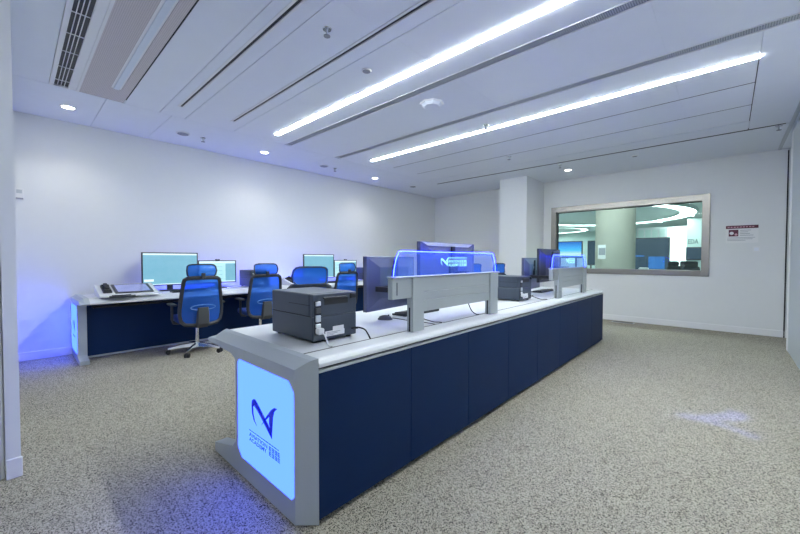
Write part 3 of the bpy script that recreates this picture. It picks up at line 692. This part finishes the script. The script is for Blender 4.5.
loft(bm, rings); obj('shell', bm, 'mouse_grey', t, smooth=True)
obj('wheel', cyl(bmesh.new(), (-.003, .026, .034), (.003, .026, .034), .006, n=10), 'black', t)

def console(label, loc, lab2, lab3, first={}):
    if 'c' in first:
        dup(first['c'], label, loc); dup(first['p'], lab2, (loc[0]+.05, loc[1]+.10, loc[2])); dup(first['m'], lab3, (loc[0]+.255, loc[1]+.20, loc[2])); return
    t = thing('touch_console', label, 'console', loc, group='sloped touch consoles'); first['c'] = t
    bm = bmesh.new(); pr = [(-.20, 0), (.24, 0), (.24, .012), (-.20, .125)]
    loft(bm, [[(x, 0, z) for x, z in pr], [(x, .58, z) for x, z in pr]]); obj('wedge', bm, 'desk_top', t)
    sl = lambda x: .012+(.24-x)/.44*.113
    def slab(x0, x1, y0, y1, d0, d1):
        return loft(bmesh.new(), [[(x0, y0, sl(x0)+d0), (x1, y0, sl(x1)+d0), (x1, y0, sl(x1)+d1), (x0, y0, sl(x0)+d1)], [(x0, y1, sl(x0)+d0), (x1, y1, sl(x1)+d0), (x1, y1, sl(x1)+d1), (x0, y1, sl(x0)+d1)]])
    tb = obj('tablet', slab(-.15, .16, .15, .53, 0, .012), 'monitor_black', t); obj('touch_screen', slab(-.125, .135, .18, .50, .012, .0135), 'screen_tablet', tb)
    p = thing('telephone', lab2, 'telephone', (loc[0]+.05, loc[1]+.10, loc[2]), group='black handsets on the consoles'); first['p'] = p
    bmx = slab(-.11, .13, .045, .125, 0.001, .022); bmesh.ops.translate(bmx, verts=bmx.verts[:], vec=(-.05, -.10, 0)); obj('cradle', bmx, 'dark_plastic', p)
    bmh = bmesh.new()
    box(bmh, -.125, -.075, -.055, .02, .105, .135, bev=.008); box(bmh, .03, .08, -.055, .02, .055, .085, bev=.008)
    loft(bmh, [[(-.1, -.035, .13), (-.1, .0, .13), (-.1, .0, .15), (-.1, -.035, .15)], [(.055, -.035, .078), (.055, .0, .078), (.055, .0, .098), (.055, -.035, .098)]]); obj('handset', bmh, 'black', p)
    mc = thing('stylus_tray', lab3, 'tray', (loc[0]+.255, loc[1]+.20, loc[2]), group='black trays before the consoles'); first['m'] = mc
    obj('tray', B(-.015, .035, -.12, .12, 0, .018, bev=.004), 'dark_plastic', mc); obj('pen', cyl(bmesh.new(), (.01, -.10, .022), (.01, .08, .022), .005, n=8), 'black', mc, smooth=True)
console('white sloped console with touch screen at the near end of the wall desk', (-5.44, .665, DZ), 'black handset on the nearest white touch console', 'slim black tray in front of the nearest touch console')
console('white sloped touch console at the middle of the wall desk behind blue headrest', (-5.44, 3.10, DZ), 'black handset on the farther white touch console', 'slim black tray in front of the farther touch console')

# ------------------------------------------------------------------ chairs. local: sitter faces +Y
def make_chair(label, loc, rz):
    t = thing('office_chair', label, 'chair', loc, rz, 'blue mesh office chairs')
    obj('hub', cyl(bmesh.new(), (0, 0, .07), (0, 0, .125), .045, .032, n=16), 'chrome', t, smooth=True)
    for i in range(5):
        a = 2*math.pi*i/5+.35; d = Vector((math.cos(a), math.sin(a), 0)); s = Vector((-d.y, d.x, 0)); bm = bmesh.new()
        sec = lambda r_, w_, z0, z1: [d*r_+s*w_+Vector((0, 0, z0)), d*r_-s*w_+Vector((0, 0, z0)), d*r_-s*w_*.7+Vector((0, 0, z1)), d*r_+s*w_*.7+Vector((0, 0, z1))]
        loft(bm, [sec(.03, .024, .075, .12), sec(.17, .019, .07, .108), sec(.32, .013, .058, .078)]); lg = obj('leg', bm, 'chrome', t)
        c = d*.315; bm = bmesh.new()
        for q in (-1, 1): cyl(bm, c+s*(.006*q)+Vector((0, 0, .028)), c+s*(.026*q)+Vector((0, 0, .028)), .028, n=14)
        cyl(bm, c+Vector((0, 0, .03)), c+Vector((0, 0, .062)), .008, n=8); obj('caster', bm, 'black', lg, smooth=True)
    obj('gas_lift', cyl(bmesh.new(), (0, 0, .12), (0, 0, .36), .024, .02, n=14), 'chrome', t, smooth=True)
    obj('mechanism', B(-.08, .08, -.17, .10, .355, .40, bev=.01), 'chair_black', t)
    bm = B(-.245, .245, -.20, .25, .40, .475, bev=.03, seg=3); obj('seat', bm, 'seat_fabric', t, smooth=True)
    # back frame outline (x, z) with recline y(z)
    def yb(x, z): return -.235-.06*max(0, (z-.40)/.56)**1.5 + .10*(x/.24)**2*.55 - .0
    half = [(0, .962), (.10, .962), (.165, .958), (.192, .94), (.202, .90), (.212, .80), (.224, .68), (.233, .58), (.232, .50), (.218, .43), (.18, .392), (.10, .38), (0, .378)]
    full = half + [(-x, z) for x, z in half[-2:0:-1]]
    pts = [(x, yb(x, z), z) for x, z in full]
    obj('back_frame', tube(bmesh.new(), pts, .023, 8, closed=True, flat=.8, nrm=(0, 1, 0)), 'chair_black', t, smooth=True)
    bm = bmesh.new(); rows_ = []
    zs = [.392, .43, .50, .58, .68, .80, .90, .94, .955]
    def wz(z):
        for (x0, z0), (x1, z1) in zip(half[2:], half[3:]):
            if z1 <= z <= z0: return x1+(x0-x1)*(z-z1)/(z0-z1)
        return .17
    for z in zs:
        w_ = wz(z); rows_.append([bm.verts.new((w_*(i/5-1), yb(w_*(i/5-1), z), z)) for i in range(11)])
    for a, b in zip(rows_, rows_[1:]):
        for i in range(10): bm.faces.new((a[i], a[i+1], b[i+1], b[i]))
    obj('back_mesh', bm, 'chair_mesh', t, smooth=True)
    lp = [(.12*math.cos(q*math.pi/8)*(1.15 if abs(math.cos(q*math.pi/8)) > .5 else 1), -.285, .60+.032*math.sin(q*math.pi/8)) for q in range(16)]
    obj('lumbar_loop', tube(bmesh.new(), lp, .006, 6, closed=True), 'lumbar_clear', t, smooth=True)
    bm = bmesh.new(); sec = lambda z, w_, y0, y1: [(-w_, y0, z), (w_, y0, z), (w_*.8, y1, z), (-w_*.8, y1, z)]
    loft(bm, [sec(.345, .07, -.20, -.235), sec(.40, .075, -.255, -.30), sec(.50, .072, -.275, -.315), sec(.60, .062, -.285, -.31)]); obj('spine', bm, 'spine_grey', t, smooth=True)
    obj('headrest_stem', B(-.022, .022, -.325, -.295, .945, 1.02, bev=.005), 'chair_black', t)
    # headrest: curved pad in a dark rim
    def yh(x, z): return -.265-.035*(1-(x/.15)**2) + 6.5*(z-1.048)**2
    hh = [(0, 1.125), (.10, 1.125), (.138, 1.118), (.157, 1.10), (.165, 1.05), (.158, 1.0), (.14, .976), (.10, .970), (0, .970)]
    hf = hh + [(-x, z) for x, z in hh[-2:0:-1]]
    hr = obj('headrest', tube(bmesh.new(), [(x, yh(x, z), z) for x, z in hf], .0085, 6, closed=True), 'chair_black', t, smooth=True)
    bm = bmesh.new(); rows_ = []
    for z in (.972, .983, 1.0, 1.05, 1.10, 1.114, 1.124):
        w_ = {.972: .10, .983: .146, 1.0: .158, 1.05: .165, 1.10: .157, 1.114: .142, 1.124: .10}[z]
        rows_.append([bm.verts.new((1.05*w_*(i/4-1), yh(w_*(i/4-1), z)+.011, 1.048+(z-1.048)*1.08)) for i in range(9)])
    for a, b in zip(rows_, rows_[1:]):
        for i in range(8): bm.faces.new((a[i], a[i+1], b[i+1], b[i]))
    obj('headrest_mesh', bm, 'chair_mesh', hr, smooth=True)
    for s in (-1, 1):
        ar = obj('armrest', B(s*.275-.035, s*.275+.035, -.12, .13, .615, .64, bev=.01), 'chair_black', t, smooth=True)
        obj('arm_post', tube(bmesh.new(), [(s*.20, -.02, .39), (s*.265, -.02, .40), (s*.28, -.02, .44), (s*.277, -.01, .618)], .016, 8), 'chair_black', ar, smooth=True)
    return t
ch = make_chair('blue mesh chair nearest the camera at the wall desk, fully in view', (-5.02, 1.60, 0), PI/2+R(-4))
dup(ch, 'blue mesh chair at the wall desk just left of the near printer', (-5.02, 2.44, 0), PI/2+R(-6))
dup(ch, 'farthest blue mesh chair at the wall desk, left of the grey monitor back', (-5.02, 3.88, 0), PI/2+R(-3))
dup(ch, 'blue mesh chair behind the counter whose headrest shows above the near printer', (-2.44, 1.74, 0), -PI/2+R(-6))
dup(ch, 'blue headrest chair behind the left half of the nearer glass sign', (-2.44, 3.84, 0), -PI/2+R(5))
dup(ch, 'blue headrest chair behind the right half of the nearer glass sign', (-2.44, 4.52, 0), -PI/2)
dup(ch, 'blue headrest chair showing just right of the nearer glass sign', (-2.44, 5.25, 0), -PI/2+R(-3))

# ------------------------------------------------------------------ the next room, seen through the window
NX0, NX1, NY0, NY1, NZ = -14.0, 3.5, YF+.15, 27.0, 3.1
struct(obj('floor_next_room', B(NX0, NX1, NY0, NY1, -.1, 0), 'next_floor'))
struct(obj('ceiling_next_room', B(NX0, NX1, NY0, NY1, NZ, NZ+.1), 'next_ceiling'))
struct(obj('wall_next_far', B(NX0, NX1, NY1, NY1+.1, 0, NZ), 'next_wall'))
struct(obj('wall_next_left', B(NX0-.1, NX0, NY0, NY1, 0, NZ), 'next_wall'))
struct(obj('wall_next_right', B(NX1, NX1+.1, NY0, NY1, 0, NZ), 'next_wall'))
struct(obj('wall_next_near', merge([B(NX0, XL-.12, NY0-.05, NY0, 0, NZ), B(XR+.15, NX1, NY0-.05, NY0, 0, NZ), B(XL-.12, XR+.15, NY0-.05, NY0-.002, 3.0, NZ)]), 'next_wall'))
bm = cyl(bmesh.new(), (-2.17, 10.6, 0), (-2.17, 10.6, NZ), .45, n=40); struct(obj('wall_round_column', bm, 'column_cream', smooth=True))
t = thing('column_notice', 'pale notice fixed to the round column beyond the window', 'poster', (-2.33, 10.15, 1.3))
obj('sheet', B(-2.46, -2.27, 10.165, 10.18, 1.20, 1.56), 'paper', t, world=True)
obj('picture', B(-2.44, -2.29, 10.162, 10.165, 1.30, 1.48), 'print_grey', t, world=True)
def ring_light(label, cx, cy, rx, ry, wd):
    t = thing('ring_light', label, 'ceiling light', (cx, cy, NZ), group='oval cove rings of the next room')
    n = 48; ring = lambda k, z: [(rx*math.cos(2*math.pi*i/n)*(1+k/rx), ry*math.sin(2*math.pi*i/n)*(1+k/ry), z) for i in range(n)]
    obj('glow_band', loft(bmesh.new(), [ring(-wd, -.02), ring(wd, -.02)], cap=False), 'ring_light', t)
    obj('outer_lip', loft(bmesh.new(), [ring(wd, 0), ring(wd+.01, -.10), ring(wd+.06, -.10), ring(wd+.08, 0)], cap=False), 'next_ceiling', t, smooth=True)
    obj('inner_lip', loft(bmesh.new(), [ring(-wd, 0), ring(-wd, -.08), ring(-wd-.06, -.08), ring(-wd-.08, 0)], cap=False), 'next_ceiling', t, smooth=True)
ring_light('large glowing oval ceiling ring above the round column beyond the window', -4.25, 17.4, 3.1, 4.2, .24)
ring_light('smaller glowing oval ceiling ring farther back beyond the left end of window', -8.9, 23.6, 2.4, 2.6, .14)
for x, y, lb in ((-1.0, 13.2, 'small downlight beyond the window at upper right'), (-1.2, 20.2, 'small downlight at the back of the next room right'), (-2.6, 22.6, 'small downlight at the back of the next room centre')):
    t = thing('small_downlight', lb, 'ceiling light', (x, y, NZ)); obj('lens', cyl(bmesh.new(), (0, 0, 0), (0, 0, -.01), .09, n=16), 'ring_light', t); obj('trim', cyl(bmesh.new(), (0, 0, 0), (0, 0, -.006), .12, n=16), 'trim_white', t)
linear_light(9.3, -5.5, .5, 'added unseen light strip of the next room that brightens the round column', ZC=3.1-.024)  # added above the window's view to brighten the column's near face
def display(name, label, cat, x0, x1, z0, z1, y, mn, legs=True):
    t = thing(name, label, cat, ((x0+x1)/2, y, 0))
    obj('cabinet', B(x0-.04, x1+.04, y, y+.08, z0-.04, z1+.04, bev=.006, seg=1), 'monitor_black', t, world=True)
    obj('screen', B(x0, x1, y-.004, y, z0, z1), mn, t, world=True)
    if legs:
        for x in (x0+.2*(x1-x0), x1-.2*(x1-x0)): obj('leg', B(x-.03, x+.03, y+.02, y+.08, 0, z0), 'chair_black', t, world=True)
    return t
display('wall_display', 'display showing a bright blue sky beyond the left end of window', 'screen', -6.25, -5.05, 1.28, 2.0, 18.0, 'screen_sky')
display('wall_display', 'narrow dark display left of the round column beyond the window', 'screen', -4.75, -4.25, .95, 2.0, 18.0, 'screen_dark')
v = display('video_wall', 'large dark video wall right of the round column beyond the window', 'screen', -3.4, -1.78, .75, 2.05, 18.0, 'screen_dark')
obj('lit_window', B(-2.45, -1.9, 17.99, 17.995, .80, 1.30), 'screen_blue', v, world=True)
obj('lit_window', B(-3.1, -2.6, 17.99, 17.995, 1.30, 1.36), 'screen_blue', v, world=True)
t = thing('light_wall', 'bright white backlit wall panel behind the video wall', 'light panel', (-1.6, 19.5, 0))
obj('frame', B(-3.1, -.98, 19.5, 19.56, 0, 2.62), 'trim_white', t, world=True); obj('glow_panel', B(-1.98, -1.32, 19.49, 19.5, .1, 2.56), 'bright_panel', t, world=True)
for i in range(4): obj('fin', B(-3.05+i*.26, -2.85+i*.26, 19.47, 19.5, .1, 2.52), 'next_wall', t, world=True)
t = thing('wall_sign', 'small dark lettered sign on the far wall of the next room', 'sign', (-.93, 19.4, 1.9))
obj('lettering', text_bm('EDA', .34, .20, lambda u, v_: (-1.26+u, 19.395, 1.84+v_)), 'sign_grey', t, world=True)
struct(obj('wall_next_sign', B(-1.30, 1.2, 19.40, 19.45, 0, 2.9), 'next_wall'))
display('wall_display', 'grey display under the lettered sign beyond the window', 'screen', -1.28, -.62, 1.20, 1.66, 19.3, 'screen_dark', legs=False)
def far_desk(label, x0, x1, y):
    t = thing('meeting_table', label, 'table', ((x0+x1)/2, y, 0)); obj('top', B(x0, x1, y-.4, y+.4, .71, .75, bev=.005, seg=1), 'desk_top', t, world=True)
    obj('front_board', B(x0, x1, y+.2, y+.22, .05, .71), 'desk_grey', t, world=True)
    for x in (x0+.03, x1-.09): obj('leg', B(x, x+.06, y-.38, y+.38, 0, .71), 'desk_grey', t, world=True)
far_desk('white table with a box on it beyond the window, right of column', -2.5, -1.5, 13.2)
far_desk('white table beyond the window, left of the round column', -5.6, -3.6, 14.6)
t = thing('table_box', 'small white box on the table beyond the window', 'box', (-1.88, 13.1, .75))
obj('body', B(-2.02, -1.78, 13.0, 13.2, .7505, .93, bev=.01), 'white_plastic', t, world=True); obj('flap', B(-2.0, -1.8, 13.02, 13.18, .93, .94), 'paper', t, world=True)
for x, y, a, lb in ((-1.45, 14.6, 40, 'dark chair beyond the window left of the bright light panel'), (-.75, 13.9, 200, 'dark chair beyond the window at its right end'), (-1.15, 15.4, 160, 'dark chair beyond the window in front of the bright light panel'), (-.35, 12.6, 120, 'dark chair beyond the window nearest its right edge')):
    c = dup(ch, lb, (x, y, 0), R(a)); c['group'] = 'dark chairs of the next room'
    for o in c.children_recursive:
        if o.material_slots and o.material_slots[0].material in (MATS['chair_mesh'], MATS['seat_fabric']): o.material_slots[0].link = 'OBJECT'; o.material_slots[0].material = MATS['dark_plastic']
